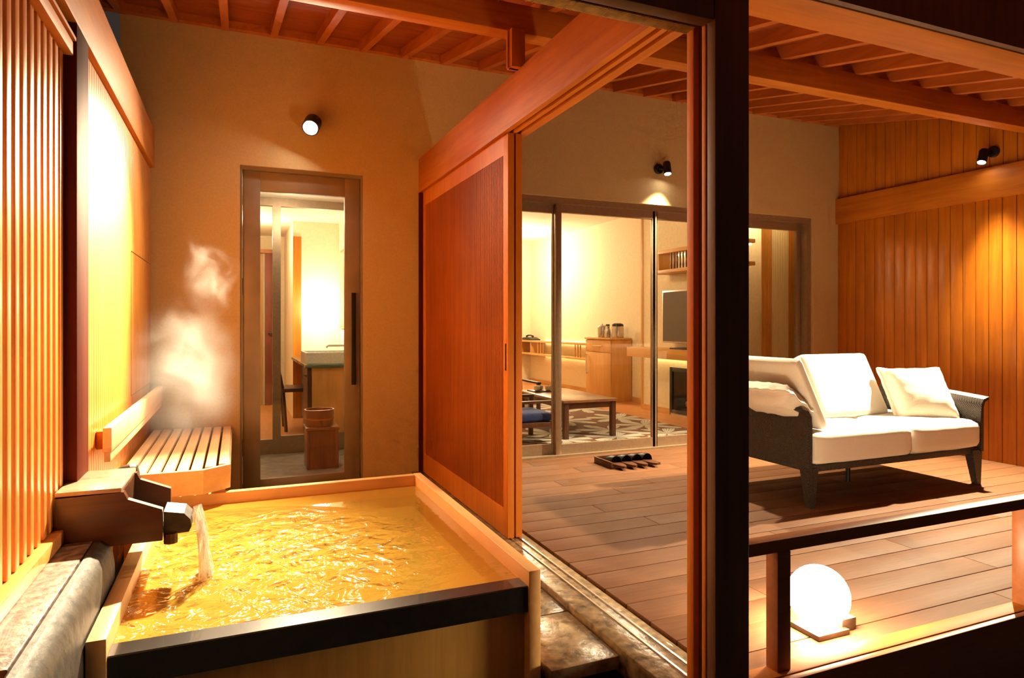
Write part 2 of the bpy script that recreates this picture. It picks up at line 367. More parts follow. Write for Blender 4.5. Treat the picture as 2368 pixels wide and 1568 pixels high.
def steammat(name, dens, scale, seed, thr=.5):
    m, nt, out = newmat(name)
    tc = N(nt, 'ShaderNodeTexCoord'); mp = N(nt, 'ShaderNodeMapping'); mp.inputs['Location'].default_value = (seed, seed*.7, seed*1.3)
    mp.inputs['Scale'].default_value = (1, 1, .8)
    nt.links.new(tc.outputs['Object'], mp.inputs[0])
    n = N(nt, 'ShaderNodeTexNoise'); n.inputs['Scale'].default_value = scale; n.inputs['Detail'].default_value = 6; n.inputs['Roughness'].default_value = .58; n.inputs['Distortion'].default_value = .9
    nt.links.new(mp.outputs[0], n.inputs['Vector'])
    mr = N(nt, 'ShaderNodeMapRange'); mr.inputs[1].default_value = thr; mr.inputs[2].default_value = thr+.18; nt.links.new(n.outputs[0], mr.inputs[0])
    # soft falloff from the middle of the puff (Generated 0..1)
    s = N(nt, 'ShaderNodeVectorMath', operation='DISTANCE'); s.inputs[1].default_value = (.5, .5, .5); nt.links.new(tc.outputs['Generated'], s.inputs[0])
    fr = N(nt, 'ShaderNodeMapRange'); fr.inputs[1].default_value = .5; fr.inputs[2].default_value = .05; fr.interpolation_type = 'SMOOTHSTEP'; nt.links.new(s.outputs['Value'], fr.inputs[0])
    a = N(nt, 'ShaderNodeMath', operation='MULTIPLY'); nt.links.new(mr.outputs[0], a.inputs[0]); nt.links.new(fr.outputs[0], a.inputs[1])
    b = N(nt, 'ShaderNodeMath', operation='MULTIPLY'); nt.links.new(a.outputs[0], b.inputs[0]); b.inputs[1].default_value = dens
    v = N(nt, 'ShaderNodeVolumeScatter'); v.inputs['Color'].default_value = (1, .97, .93, 1); v.inputs['Anisotropy'].default_value = .0
    nt.links.new(b.outputs[0], v.inputs['Density']); nt.links.new(v.outputs[0], out.inputs['Volume'])
    return m
# ------------------------------------------------------------------ constants
BW = 4.84      # y of back wall
def roofz(y): return 3.15-.222*(BW-y)
# ------------------------------------------------------------------ SHELL
# back wall with door opening (0.019..0.851) and window opening (1.58..5.24)
w = MB(); T = 5.02
w.box(-.69, .019, BW, T, -.35, 3.14)
w.box(.019, .851, BW, T, 2.19, 3.14); w.box(.019, .851, BW, T, -.35, -.06)
w.box(.851, 1.55, BW, T, -.35, 3.14)
w.box(1.55, 5.27, BW, T, 2.155, 3.14); w.box(1.55, 5.27, BW, T, -.35, -.01)
w.box(5.27, 5.62, BW, T, -.35, 3.14)
struct('wall_back', w, M['plaster'], smooth=False)
# right boarded wall: vertical boards, heavy rail, boards above
wr = thing('wall_right', (5.6, 3.0, 0), 'tall orange wall of vertical boards at the right end of the deck', 'wall', kind='structure')
b = MB()
y = BW-.002
while y > .6:
    b.box(5.6, 5.62, y-.0995, y-.0005, -.02, 2.13, .003)
    b.box(5.612, 5.632, y-.0995, y-.0005, 2.34, roofz(y)-.005, .003); y -= .103
link('wall_board', b, M['cedar_z'], wr)
link('wall_rail', MB().box(5.565, 5.64, .6, BW, 2.108, 2.36, .004), M['cedar_y'], wr)
link('backing', MB().box(5.63, 5.68, .6, BW+.1, -.05, 3.14), M['redpost'], wr)
# left boarded wall
wl = thing('wall_left', (-.53, 3.8, 0), 'glossy orange boarded wall on the left behind the bench', 'wall', kind='structure')
b = MB(); y = 4.838
while y > 2.79:
    if y-.0445 < 4.2 or True: b.box(-.54, -.52, y-.0440, y-.0012, -.05, 2.115, .0025)
    y -= .0455
link('wall_board', b, M['boards_left'], wl)
link('backing', MB().box(-.60, -.535, 2.7, BW, -.05, 2.115), M['redpost'], wl)
hp = MB()
for (a0, a1, c0, c1) in ((4.0, 4.83, 1.488, 1.492), (4.0, 4.004, .72, 1.49), (4.0, 4.83, .718, .722)):
    hp.box(-.5205, -.5188, a0, a1, c0, c1)
tag(link('hatch_seam', hp, M['wetwood'], wl), 'thin dark outline of a small hatch in the boards')
struct('trim_1', MB().box(-.63, -.496, 1.45, BW, 2.115, 2.37, .006), M['cedar_y'])
struct('trim_2', MB().box(-.63, -.496, 2.60, 2.785, -.05, 2.115, .004), M['redpost'])
# lattice screen
ls = thing('lattice_screen', (-.5, 2.1, .43), 'screen of narrow glossy vertical slats along the left edge of the bath', 'screen')
b = MB(); y = 2.575
while y > 1.1:
    b.box(-.562, -.53, y-.036, y, .456, 2.0, .004); y -= .0675
link('slat', b, M['slats_left'], ls)
link('top_rail', MB().box(-.57, -.505, 1.05, 2.598, 2.0, 2.045, .004).box(-.53, -.498, 1.05, 2.598, 2.05, 2.062), M['cedar_y'], ls)
link('bottom_rail', MB().box(-.57, -.502, 1.05, 2.445, .411, .455, .004), M['slats_left'], ls)
link('night_backing', MB().box(-.70, -.68, 1.0, 2.62, .2, 2.1), M['ground'], ls)  # added dark sheet standing in for the night behind the slats
# roof
ce = thing('ceiling', (2.5, 3.0, 2.4), 'sloping board roof with rafters over deck and bath', 'ceiling', kind='structure')
def slab(mb, x0, x1, y0, y1, off0, off1):
    mb.hull8([(x0,y0,roofz(y0)+off0),(x1,y0,roofz(y0)+off0),(x1,y1,roofz(y1)+off0),(x0,y1,roofz(y1)+off0),
              (x0,y0,roofz(y0)+off1),(x1,y0,roofz(y0)+off1),(x1,y1,roofz(y1)+off1),(x0,y1,roofz(y1)+off1)])
b = MB(); y = .9
while y < 4.9:
    slab(b, -1.6, 6.3, y, y+.118, 0, .02); y += .12
slab(b, -1.6, 6.3, .85, 5.05, .0201, .05)
link('roof_board', b, M['roof'], ce, smooth=False)
k = -7
raf = None
while True:
    x1 = .557+.303*k; k += 1
    if x1 < -1.4: continue
    if x1 > 6.2: break
    b = MB(); slab(b, x1-.045, x1, .95, 4.79, -.072, 0)
    o = link('rafter', b, M['rafter'], ce, smooth=False)
link('wall_plate', MB().box(-1.5, 5.6, 4.79, BW, 3.09, 3.145), M['rafter'], ce)
link('mid_beam', MB().box(-1.6, 5.62, 2.93, 3.03, 2.52, 2.66, .004), M['cedar_x'], ce)
# strut standing on lintel
link('strut', MB().box(1.205, 1.285, 2.93, 2.945, 2.34, 2.52).box(1.215, 1.285, 2.90, 2.96, 2.34, 2.525, .002), M['cedar_z'], ce)
# front beam over the deck and header over the bath
struct('trim_3', MB().box(1.30, 6.2, 1.51, 1.665, 2.10, 2.345, .005), M['cedar_x'])
struct('trim_4', MB().box(1.26, 6.2, 1.485, 1.508, 2.105, 2.42), M['shadepost'])  # fascia coloured dark to stand for the beam's unlit outer face
struct('trim_5', MB().box(-1.2, 1.258, 1.505, 1.555, 1.97, 2.40, .004).box(-1.2, 1.258, 1.61, 1.64, 2.005, 2.36, .003), M['shadepost'])
# partition lintel with two grooves
b = MB()
b.box(1.264, 1.403, 1.64, BW, 2.112, 2.345, .003)
for (a0, a1) in ((1.264, 1.293), (1.315, 1.337), (1.359, 1.403)): b.box(a0, a1, 1.64, BW, 2.09, 2.113)
struct('trim_6', b, M['cedar_y'])
struct('trim_7', MB().box(1.264, 1.30, 4.80, BW, -.03, 2.09), M['redpost'])
# post, with grooved left face
b = MB()
b.box(1.262, 1.386, 1.51, 1.545, -.35, 2.5).box(1.28, 1.386, 1.545, 1.63, -.35, 2.5).box(1.26, 1.386, 1.60, 1.632, -.35, 2.5)
po = thing('post', (1.32, 1.57, -.35), 'thick square post, coloured dark for shade, standing between bath and deck', 'post', kind='structure')
link('post_core', MB().box(1.28, 1.386, 1.5125, 1.63, -.35, 2.42), M['shadepost'], po)
link('jamb_strip', MB().box(1.26, 1.30, 1.545, 1.562, -.35, 2.0, .002).box(1.26, 1.30, 1.60, 1.632, -.35, 2.09, .002), M['doorframe'], po)
link('post_face', MB().box(1.262, 1.386, 1.505, 1.543, -.35, 2.42, .003), M['shadepost'], po)
# floors
dk = MB(); y = 1.562; i = 0
while y < BW-.01:
    y1 = min(y+.157, BW)
    xs = [1.41]; x = 1.41 + (.9 if i % 2 else 1.9)*(.6+.5*random.random())
    while x < 5.55: xs.append(x); x += 1.9
    xs.append(5.6)
    for a, c in zip(xs[:-1], xs[1:]): dk.box(a+.001, c-.001, y, y1, -.03, 0, .0025)
    y += .161; i += 1
struct('floor', dk, M['deck'])
struct('floor_joists', MB().box(1.42, 5.6, 1.52, BW, -.12, -.045), M['ground'])
struct('ground', MB().box(-6, 9, -4, 5.0, -.5, -.35), M['ground'])
sl = MB()
for (a0, a1, c0, c1) in ((.945, 1.203, 1.92, 2.30), (.945, 1.203, 2.305, 2.75), (.945, 1.203, 2.755, 3.3), (.945, 1.203, 3.305, 4.0), (.945, 1.203, 4.005, 4.84),
                         (-.5, .2, 3.53, 4.84), (.205, .94, 3.53, 4.84)):
    sl.box(a0, a1, c0, c1, -.075, -.03, .004)
struct('floor_stone', sl, M['stone'])
struct('floor_base', MB().box(.95, 1.2, 1.95, 4.84, -.35, -.078).box(-.5, .945, 3.56, 4.84, -.35, -.078), M['darkstone'])
b = MB().box(1.212, 1.262, 1.42, 4.84, -.10, -.004, .004).box(1.355, 1.400, 1.42, 4.84, -.10, -.004, .004).box(1.262, 1.355, 1.42, 4.84, -.10, -.013)
b.box(1.24, 1.356, 1.42, 4.84, -.10, -.008)
struct('sill', MB().box(1.210, 1.398, 1.42, 4.0, -.10, -.006, .005).box(1.210, 1.398, 4.003, 4.84, -.10, -.006, .005), M['stone'])
tr = thing('door_track', (1.30, 3, 0), 'pair of thin metal tracks set in the stone sill', 'track', kind='structure')
for x in (1.303, 1.348):
    link('track_bar', MB().box(x-.004, x+.004, 1.64, 4.84, -.008, -.001), M['steel'], tr)
# drain grate in the gutter in front of the slab
gr = thing('drain_grate', (1.08, 1.85, -.14), 'grey metal drain grate in the gutter below the stone floor', 'drain grate')
b = MB().box(.93, 1.19, 1.80, 1.815, -.13, -.11).box(.93, 1.19, 1.89, 1.905, -.13, -.11)
link('frame', b, M['steel'], gr)
b = MB()
for i in range(16): b.box(.935+i*.016, .944+i*.016, 1.80, 1.90, -.128, -.114)
link('bar', b, M['alum'], gr)
link('channel', MB().box(.92, 1.20, 1.78, 1.915, -.35, -.131), M['darkstone'], gr)
# front sill board and railing
struct('trim_8', MB().box(1.386, 6.0, 1.495, 1.56, -.02, .05, .004), M['cedar_x'])
struct('trim_9', MB().box(1.386, 6.0, 1.47, 1.494, -.19, .047, .003).box(1.386, 6.0, 1.44, 1.468, -.35, -.20), M['darkrail'])
rl = thing('railing', (3, 1.53, .05), 'low dark wooden handrail with short uprights at the front of the deck', 'railing')
link('handrail', MB().box(1.387, 6.0, 1.508, 1.556, .413, .452, .003), M['darkrail'], rl)
for x in (1.50, 2.705, 3.9, 5.1):
    link('baluster', MB().box(x, x+.052, 1.510, 1.558, .05, .413, .002), M['darkrail'], rl)
# ------------------------------------------------------------------ sliding lattice doors
def slide_door(x0, name, label, y0=3.12, y1=4.79):
    d = thing(name, (x0+.0175, (y0+y1)/2, -.005), label, 'sliding door', kind='structure')
    b = MB().box(x0, x0+.035, y0, y0+.062, -.004, 2.088, .002).box(x0, x0+.035, y1-.062, y1, -.004, 2.088, .002)
    link('stile', b, M['doorframe'], d)
    link('rail', MB().box(x0+.001, x0+.034, y0+.062, y1-.062, 1.985, 2.088).box(x0+.001, x0+.034, y0+.062, y1-.062, -.004, .14).box(x0+.006, x0+.028, y0+.062, y1-.062, 1.035, 1.06), M['doorframe'], d)
    b = MB(); y = y0+.066
    while y < y1-.07:
        b.box(x0+.002, x0+.016, y, y+.0078, .14, 1.985); y += .0165
    link('lattice', b, M['lattice'], d, smooth=False)
    link('backing_panel', MB().box(x0+.0185, x0+.026, y0+.062, y1-.062, .14, 1.985), M['redpost'], d)
    link('finger_pull', MB().box(x0-.0006, x0+.002, y0+.022, y0+.040, .86, 1.0), M['black'], d)
slide_door(1.286, 'door_2', 'orange lattice sliding door on the bath side, closest to the tub')
slide_door(1.331, 'door_3', 'orange lattice sliding door stacked behind, on the deck side')
# ------------------------------------------------------------------ blind roll under the header
bl = thing('bamboo_blind', (.3, 1.60, 1.97), 'rolled bamboo blind hanging under the header above the bath', 'blind')
b = MB()
for i in range(34):
    yy = 1.565+.042*random.random(); zz = 1.975+.07*random.random()*(1-.4*(yy-1.565)/.042)
    b.tube([(-.46, yy, zz), (1.24, yy+.002, zz+random.uniform(-.004, .004))], .0022, 6)
for i in range(8):
    b.tube([(-.46, 1.567+i*.006, 1.972), (1.24, 1.567+i*.006, 1.972+.001*random.random())], .0028, 6)
link('reed', b, plain('bamboo_reed', (.45, .27, .07), .5, noise=.3, nscale=30), bl)
x = -.44; sm = plain('tie_string', (.50, .22, .05), .7)
while x < 1.23:
    for dx in (0, .018): link('tie_string', MB().tube([(x+dx, 1.562, 2.045), (x+dx+.004, 1.5625, 1.967), (x+dx+.006, 1.610, 1.967), (x+dx+.004, 1.612, 2.03)], .0013, 5), sm, bl)
    x += .115
# ------------------------------------------------------------------ bath tub
K = .815
tb = thing('bathtub', (.28, 2.75, -.35), 'square cypress soaking tub full of golden hot water', 'bathtub')
RZ = .285; XL, XI, XR, XO = -.359, -.312, .888, .931; YN, YI, YF = 1.972, 3.473, 3.518
link('side_board', MB().box(XI+1.2-.0, XO, YN, YF, -.345, RZ, .003), M['hinoki'], tb)
link('side_board', MB().box(XL, XI, YN, YF, -.345, RZ, .003), M['hinoki'], tb)
link('back_board', MB().box(XI, XR, YI, YF, -.345, RZ-.001, .003), M['hinoki_x'], tb)
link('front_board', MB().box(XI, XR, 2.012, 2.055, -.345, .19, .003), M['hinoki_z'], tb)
link('tub_floor', MB().box(XI, XR, 2.055, YI, -.345, -.30), M['hinoki_x'], tb)
tag(link('front_lip', MB().prism([(1.978, .150), (1.978, .232), (1.982, .235), (2.056, .235), (2.058, .232), (2.058, .190), (2.012, .190), (2.012, .150)], 'x', XI+.001, XR-.001), M['blacklip'], tb), 'black wet front lip')
link('seat_ledge', MB().box(.05, .70, 3.10, YI, -.30, -.02, .004), M['hinoki_x'], tb)
wt = MB().grid(60, 60, lambda u, v: (XI+.001+(XR-XI-.002)*u, 2.0585+(YI-.001-2.0585)*v, .232 + .006*math.exp(-9*((u-.2)**2+(v-.3)**2))*math.sin(45*u+9*math.sin(7*v))*math.sin(37*v+3*u) * min(1, 12*u, 12*(1-u), 12*v, 12*(1-v))))
tag(link('bath_water', wt, M['water'], ang=180), 'golden hot spring water filling the cypress tub', 'water', kind='stuff')
# stone curb left of the tub, stone counter
cb = [(-.4225, -.35), (-.4225, .405), (-.416, .410), (-.402, .408), (-.382, .392), (-.370, .370), (-.364, .33), (-.362, .22), (-.362, -.35)]
tag(link('stone_curb', MB().prism(cb, 'y', 1.45, 2.448), M['darkstone']), 'rounded dark wet stone curb running beside the left rim of the tub', 'curb')
tag(link('stone_counter', MB().box(-.66, -.4235, 1.60, 2.445, -.35, .410, .004), M['stone2']), 'brown stone ledge below the lattice screen, left of the dark curb', 'stone ledge')
# spout box
sb = thing('water_spout', (-.39, 2.61, .36), 'dark wet wooden water spout box jutting out from the lattice over the tub', 'water spout')
y0, y1 = 2.45, 2.78
poly = [(-.55, .365), (-.55, .555), (-.34, .555), (-.325, .525), (-.228, .487), (-.228, .382)]
link('side_panel', MB().prism([(-.528, .384), (-.528, .551), (-.34, .555), (-.328, .53), (-.228, .487), (-.228, .384)], 'y', y0, y0+.03), M['wetwood'], sb)
link('side_panel', MB().prism([(-.528, .384), (-.528, .551), (-.34, .555), (-.328, .53), (-.228, .487), (-.228, .384)], 'y', y1-.03, y1), M['wetwood'], sb)
tag(link('top_panel', MB().box(-.528, -.345, y0+.0, y1-.0, .5555, .570, .003), wood('lit_wet_top_board', (.30, .17, .10), (.55, .36, .24), 'x', .2, coat=.8), sb), 'wet top board, paled as if brightly lit')  # top paler than the sides: strong lamplight put into the colour
link('trough_floor', MB().prism([(-.528, .386), (-.528, .40), (-.228, .415), (-.228, .386)], 'y', y0+.031, y1-.031), M['darkstone'], sb)
link('sluice_gate', MB().box(-.36, -.345, y0+.031, y1-.031, .40, .553), M['wetwood'], sb)
lip = [(-.25+.0, .400), (-.15, .405), (-.138, .42), (-.142, .455), (-.165, .475), (-.25, .478)]
b = MB().prism([(p[0], p[1]) for p in [(-.226, .395), (-.150, .398), (-.142, .415), (-.146, .440), (-.165, .462), (-.226, .474)]], 'y', 2.47, 2.60)
link('spout_stone', b, M['darkstone'], sb)
link('base_block', MB().box(-.50, -.424, 2.45, 2.59, -.349, .383, .004), M['wetwood'], sb)
link('spout_peg', MB().tube([(-.205, 2.475, .40), (-.205, 2.475, .367)], .022, 10), M['wetwood'], sb)
ps = MB(); pts = []
for dy in (0, .035, .07, .10):
    P = [(-.130, 2.48+dy, .458), (-.122, 2.475+dy, .43), (-.112+.01*math.sin(dy*90), 2.47+dy, .37), (-.105, 2.465+dy, .30), (-.098, 2.46+dy, .233)]
    ps.tube(P, [.014, .014, .013, .016, .024], 10, cap=False)
tag(link('pouring_water', ps, M['stream']), 'clear stream of water falling from the spout into the tub', 'water', kind='stuff')
# fittings behind spout
fx = thing('bath_tap', (-.42, 2.92, .42), 'small dark metal tap and valve behind the water spout', 'tap')
link('pipe', MB().tube([(-.53, 2.88, .50), (-.46, 2.88, .50), (-.40, 2.88, .50)], .016, 12), M['alumd'], fx)
link('valve_body', MB().lathe([(.0, -.03), (.026, -.03), (.034, -.01), (.034, .02), (.022, .04), (.0, .04)], (-.395, 2.93, .52), 16, Matrix.Rotation(PI/2.4, 3, 'Y')), M['alumd'], fx)
link('lever', MB().tube([(-.43, 2.90, .485), (-.41, 2.86, .50), (-.395, 2.83, .485), (-.39, 2.82, .46)], [.006, .01, .01, .007], 10), M['steel'], fx)
# ------------------------------------------------------------------ bench
bn = thing('slatted_bench', (-.25, 4.1, 0), 'pale slatted wooden bench in the left corner behind the tub', 'bench')
for i in range(8):
    x0 = -.50+i*.0595; x1 = x0+.047
    yf = 3.45 if x1 < -.14 else 3.45+.10*((x1+.14)/.11)
    if x1 > -.03: x1 = -.03
    b = MB().box(x0, x1, yf, 4.835, .390, .412, .003)
    link('slat', b, M['bench'], bn)
b = MB().prism([(-.50, 3.425), (-.147, 3.425), (-.03, 3.52), (-.03, 3.55), (-.150, 3.452), (-.50, 3.452)], 'z', .296, .410)
link('front_apron', b, M['bench'], bn)
link('side_apron', MB().box(-.052, -.0305, 3.56, 4.835, .296, .388), M['bench'], bn)
for (x, y) in ((-.49, 3.54), (-.10, 3.56), (-.49, 4.76), (-.10, 4.76)):
    link('leg', MB().box(x, x+.045, y, y+.045, -.03, .39, .002), M['bench'], bn)
rb = thing('bench_backrest', (-.46, 3.9, .57), 'thick pale wooden backrest plank fixed along the left wall above the bench', 'backrest')
link('plank', MB().box(-.478, -.447, 2.94, 4.835, .605, .700, .003).box(-.474, -.452, 2.945, 4.835, .567, .605, .002), M['bench'], rb)
for y in (3.05, 3.95, 4.6):
    link('spacer', MB().box(-.5185, -.478, y, y+.09, .60, .672, .003), M['cedar_z'], rb)
# ------------------------------------------------------------------ glass door in the back wall (door_1)
d1 = thing('door_1', (.43, 4.9, -.06), 'brown metal glass door in the plaster wall behind the tub', 'door', kind='structure')
DY0, DY1 = 4.885, 4.93
link('door_casing', MB().box(.019, .034, 4.86, 5.0, -.06, 2.19).box(.836, .851, 4.86, 5.0, -.06, 2.19).box(.034, .836, 4.86, 5.0, 2.165, 2.19), M['doormetal'], d1)
b = MB().box(.036, .150, DY0, DY1, -.05, 2.163, .003).box(.725, .834, DY0, DY1, -.05, 2.163, .003)
b.box(.150, .725, DY0, DY1, 2.03, 2.163, .002).box(.150, .725, DY0, DY1, -.05, .02, .002)
link('door_frame', b, M['doormetal'], d1)
link('door_glass', MB().box(.150, .725, 4.905, 4.911, .02, 2.03), M['glass'], d1)
for z in (1.36, .25): link('hinge', MB().tube([(.030, 4.875, z-.06), (.030, 4.875, z+.06)], .007, 10), M['alumd'], d1)
link('door_handle', MB().box(.768, .800, 4.845, 4.857, .66, 1.33, .003).box(.777, .790, 4.857, 4.887, .72, .75).box(.777, .790, 4.857, 4.887, 1.24, 1.27), M['black'], d1)
# ------------------------------------------------------------------ big sliding windows (window_1)
W0, W1, WT = 1.55, 5.27, 2.155
w1 = thing('window_1', (3.4, 4.92, 0), 'wide bronze framed sliding glass windows between deck and living room', 'window', kind='structure')
link('window_frame', MB().box(W0, W1, 4.87, 5.02, 2.105, WT-.001).box(W0, W1, 4.86, 5.02, -.01, .012).box(5.215, W1-.001, 4.87, 5.02, .012, 2.105).box(W0+.001, W0+.05, 4.87, 5.02, .012, 2.105), M['alum'], w1)
def sash(x0, x1, yc, lab=None):
    f = MB().box(x0, x0+.052, yc-.018, yc+.018, .012, 2.105, .002).box(x1-.052, x1, yc-.018, yc+.018, .012, 2.105, .002)
    f.box(x0+.052, x1-.052, yc-.018, yc+.018, 2.035, 2.105).box(x0+.052, x1-.052, yc-.018, yc+.018, .012, .095)
    s = link('sash', f, M['alum'], w1)
    link('pane', MB().box(x0+.052, x1-.052, yc-.003, yc+.003, .095, 2.035), M['glass'], s)
sash(1.60, 2.50, 4.965); sash(2.45, 3.46, 4.912); sash(3.41, 4.36, 4.912); sash(4.31, 5.214, 4.965)
link('meeting_strip', MB().box(3.43, 3.445, 4.885, 4.893, .012, 2.105), M['alum'], w1)
# ------------------------------------------------------------------ wall spot lights
def spot_fixture(wall_pt, nrm, tgt, label, lens, r=.032, L=.105, grp='wall spotlights'):
    wall_pt = Vector(wall_pt); nrm = Vector(nrm)
    t = thing('wall_spotlight', wall_pt, label, 'spotlight')
    q = nrm.to_track_quat('Z', 'Y').to_matrix()
    link('mount', MB().lathe([(0, 0), (.043, 0), (.045, .006), (.045, .022), (.038, .03), (.0, .03)], wall_pt, 24, q), M['black'], t)
    return t
def spot_full(wall_pt, nrm, head, tgt, label, lensmat, r=.034, L=.11):
    t = spot_fixture(wall_pt, nrm, tgt, label, lensmat)
    head = Vector(head); d = (Vector(tgt)-head).normalized(); q = d.to_track_quat('Z', 'Y').to_matrix()
    link('arm', MB().tube([Vector(wall_pt)+Vector(nrm)*.025, head], .012, 10), M['black'], t)
    bodyp = [(.0, -L*.55), (r*.85, -L*.55), (r, -L*.45), (r, L*.5), (r*.86, L*.5), (r*.86, L*.36), (.0, L*.36)]
    hd = link('lamp_head', MB().lathe(bodyp, head, 28, q), M['black'], t)
    link('lens', MB().lathe([(0, L*.38), (r*.80, L*.38), (r*.80, L*.47), (0, L*.49)], head, 24, q), lensmat, hd)
    return head + d*(L*.5+.012), d
LIGHTS = []
def spot(pos, tgt, power, size, blend, color, rad=.03, name='spot_light'):
    l = bpy.data.lights.new(name, 'SPOT'); l.energy = power; l.spot_size = math.radians(size); l.spot_blend = blend; l.color = color; l.shadow_soft_size = rad
    o = bpy.data.objects.new(name, l); COL.objects.link(o); o.location = pos; aim(o, tgt); return o
def point(pos, power, color, rad=.05, name='lamp_light'):
    l = bpy.data.lights.new(name, 'POINT'); l.energy = power; l.color = color; l.shadow_soft_size = rad
    o = bpy.data.objects.new(name, l); COL.objects.link(o); o.location = pos; return o
def area(pos, tgt, power, sx, sy, color, name='area_light'):
    l = bpy.data.lights.new(name, 'AREA'); l.energy = power; l.color = color; l.shape = 'RECTANGLE'; l.size = sx; l.size_y = sy
    o = bpy.data.objects.new(name, l); COL.objects.link(o); o.location = pos; aim(o, tgt); return o
WARM = (1.0, .70, .40); WARM2 = (1.0, .80, .50)
p, d = spot_full((.485, BW, 2.50), (0, -1, 0), (.480, 4.735, 2.485), (-.25, 2.75, .75), 'bright black wall spotlight on the plaster above the glass door', M['lensb'], r=.058, L=.11)
spot(p, (-.36, 2.15, .30), 200, 112, .8, WARM2, .05); spot(p, (-.47, 2.72, .72), 2500, 56, 1.0, WARM2, .05, 'spot_core')
p, d = spot_full((3.425, BW, 2.467), (0, -1, 0), (3.47, 4.765, 2.462), (3.2, 4.0, 0), 'black wall spotlight above the sliding windows', M['lens'])
spot(p, (3.13, 4.12, 0), 420, 92, .8, WARM2, .03)
p, d = spot_full((5.612, 3.36, 2.485), (-1, 0, 0), (5.50, 3.38, 2.44), (4.4, 3.2, 0), 'black wall spotlight on the boarded wall at far right', M['lens'])
spot(p, (4.05, 3.12, .2), 1500, 100, 1.0, WARM2, .03)
# ------------------------------------------------------------------ floor globe lamp
gl = thing('floor_lamp', (1.93, 1.75, 0), 'glowing white globe lamp standing on the deck behind the railing', 'lamp')
link('lamp_base', MB().box(1.855, 2.005, 1.68, 1.82, 0, .02, .004).box(1.99, 2.06, 1.70, 1.80, 0, .045, .004), M['alumd'], gl)
ico = bmesh.new(); bmesh.ops.create_uvsphere(ico, u_segments=32, v_segments=18, radius=.105)
link('globe', MB().bm(ico, Matrix.Translation((1.93, 1.75, .125))), M['globe'], gl)
# ------------------------------------------------------------------ sofa
SX0, SX1, SY0, SY1 = 3.13, 4.72, 2.90, 3.68
so = thing('sofa', (3.9, 3.3, 0), 'dark wicker two seat sofa with white cushions on the deck', 'sofa')
def arm(xin, sgn):
    # profile in (x,z): upright panel flaring outward at the top, swept along y
    prof_in = [(0, .23), (0, .50), (.006, .55), (.03, .585), (.085, .60)]
    prof_out = [(.088, .585), (.045, .565), (.030, .535), (.028, .50), (.028, .23)]
    poly = [(xin+sgn*a, z) for a, z in prof_in] + [(xin+sgn*a, z) for a, z in prof_out]
    mb = MB(); rings = []
    n = 12
    for j in range(n+1):
        yy = SY0 + (SY1-SY0)*j/n
        dz = .05*math.sin(PI*.5*j/n)
        sc = 1.0
        rings.append([(x, yy, z + (dz if z > .4 else 0) - (.0)) for x, z in poly])
    vs = [p for r in rings for p in r]; m_ = len(poly); fs = []
    for j in range(n):
        for k in range(m_): fs.append((j*m_+k, j*m_+(k+1) % m_, (j+1)*m_+(k+1) % m_, (j+1)*m_+k))
    fs.append(tuple(range(m_))); fs.append(tuple(n*m_+k for k in range(m_-1, -1, -1)))
    return mb.add(vs, fs)
link('arm', arm(SX0+.02, -1), M['wicker'], so)
link('arm', arm(SX1-.02, 1), M['wicker'], so)
link('seat_frame', MB().box(SX0+.02, SX1-.02, SY0+.015, SY1, .215, .255, .006), M['wicker'], so)
link('back_frame', MB().prism([(SY1-.03, .23), (SY1, .23), (SY1+.06, .64), (SY1+.10, .655), (SY1+.10, .67), (SY1+.03, .66)], 'x', SX0+.02, SX1-.02), M['wicker'], so)
def leg(x, y, wx, dx=0):
    b = .5*wx; c = .019
    return MB().hull8([(x-c+dx, y-c, 0), (x+c+dx, y-c, 0), (x+c+dx, y+c, 0), (x-c+dx, y+c, 0),
                       (x-b, y-.03, .24), (x+b, y-.03, .24), (x+b, y+.03, .24), (x-b, y+.03, .24)])
link('leg', leg(SX0+.03, SY0+.035, .09, .01), M['wicker'], so); link('leg', leg(SX1-.05, SY0+.035, .10, .035), M['wicker'], so)
link('leg', leg(SX0+.05, SY1-.03, .08), M['wicker'], so); link('leg', leg(SX1-.05, SY1-.03, .08), M['wicker'], so)
link('leg', MB().tube([(3.95, 3.33, 0), (3.95, 3.33, .22)], .016, 12), M['black'], so)
def place(mb, loc, rot=(0,0,0)):
    from mathutils import Euler
    return mb.xf(Matrix.Translation(loc) @ Euler([math.radians(a) for a in rot], 'XYZ').to_matrix().to_4x4())
xm = 4.00
tag(link('seat_cushion', place(cushion(xm-SX0-.03, .76, .185, .035, .012, wr=.002, seed=3), ((SX0+.03+xm)/2, SY0+.36, .350)), M['white'], ang=60), 'left thick white seat cushion on the wicker sofa', 'cushion')
tag(link('seat_cushion', place(cushion(SX1-.03-xm, .76, .185, .05, .018, wr=.004, seed=4), ((SX1-.03+xm)/2, SY0+.36, .350)), M['white'], ang=60), 'right thick white seat cushion on the wicker sofa, slightly creased', 'cushion')
tag(link('back_cushion', place(cushion(.66, .48, .10, .03, .012, seed=5), (4.03, 3.46, .655), (64, 0, 0)), M['white'], ang=60), 'white back cushion leaning against the middle of the sofa back', 'cushion')
tag(link('side_cushion', place(cushion(.48, .68, .07, .025, .008, seed=6), (3.215, 3.30, .672), (0, 62, 0)), M['white'], ang=60), 'white cushion leaning outward over the left sofa arm', 'cushion')
tag(link('throw_pillow', place(cushion(.46, .44, .17, .05, .03, pinch=.10, wr=.010, seed=8), (4.52, 3.22, .585), (58, 0, -20)), M['white'], ang=60), 'square white throw pillow propped against the right sofa arm', 'pillow')
tag(link('throw_pillow', place(cushion(.26, .44, .12, .05, .025, pinch=.10, wr=.012, seed=9), (3.06, 3.14, .640), (0, 32, 6)), M['white'], ang=60), 'crumpled white throw pillow squashed on the left sofa arm', 'pillow')
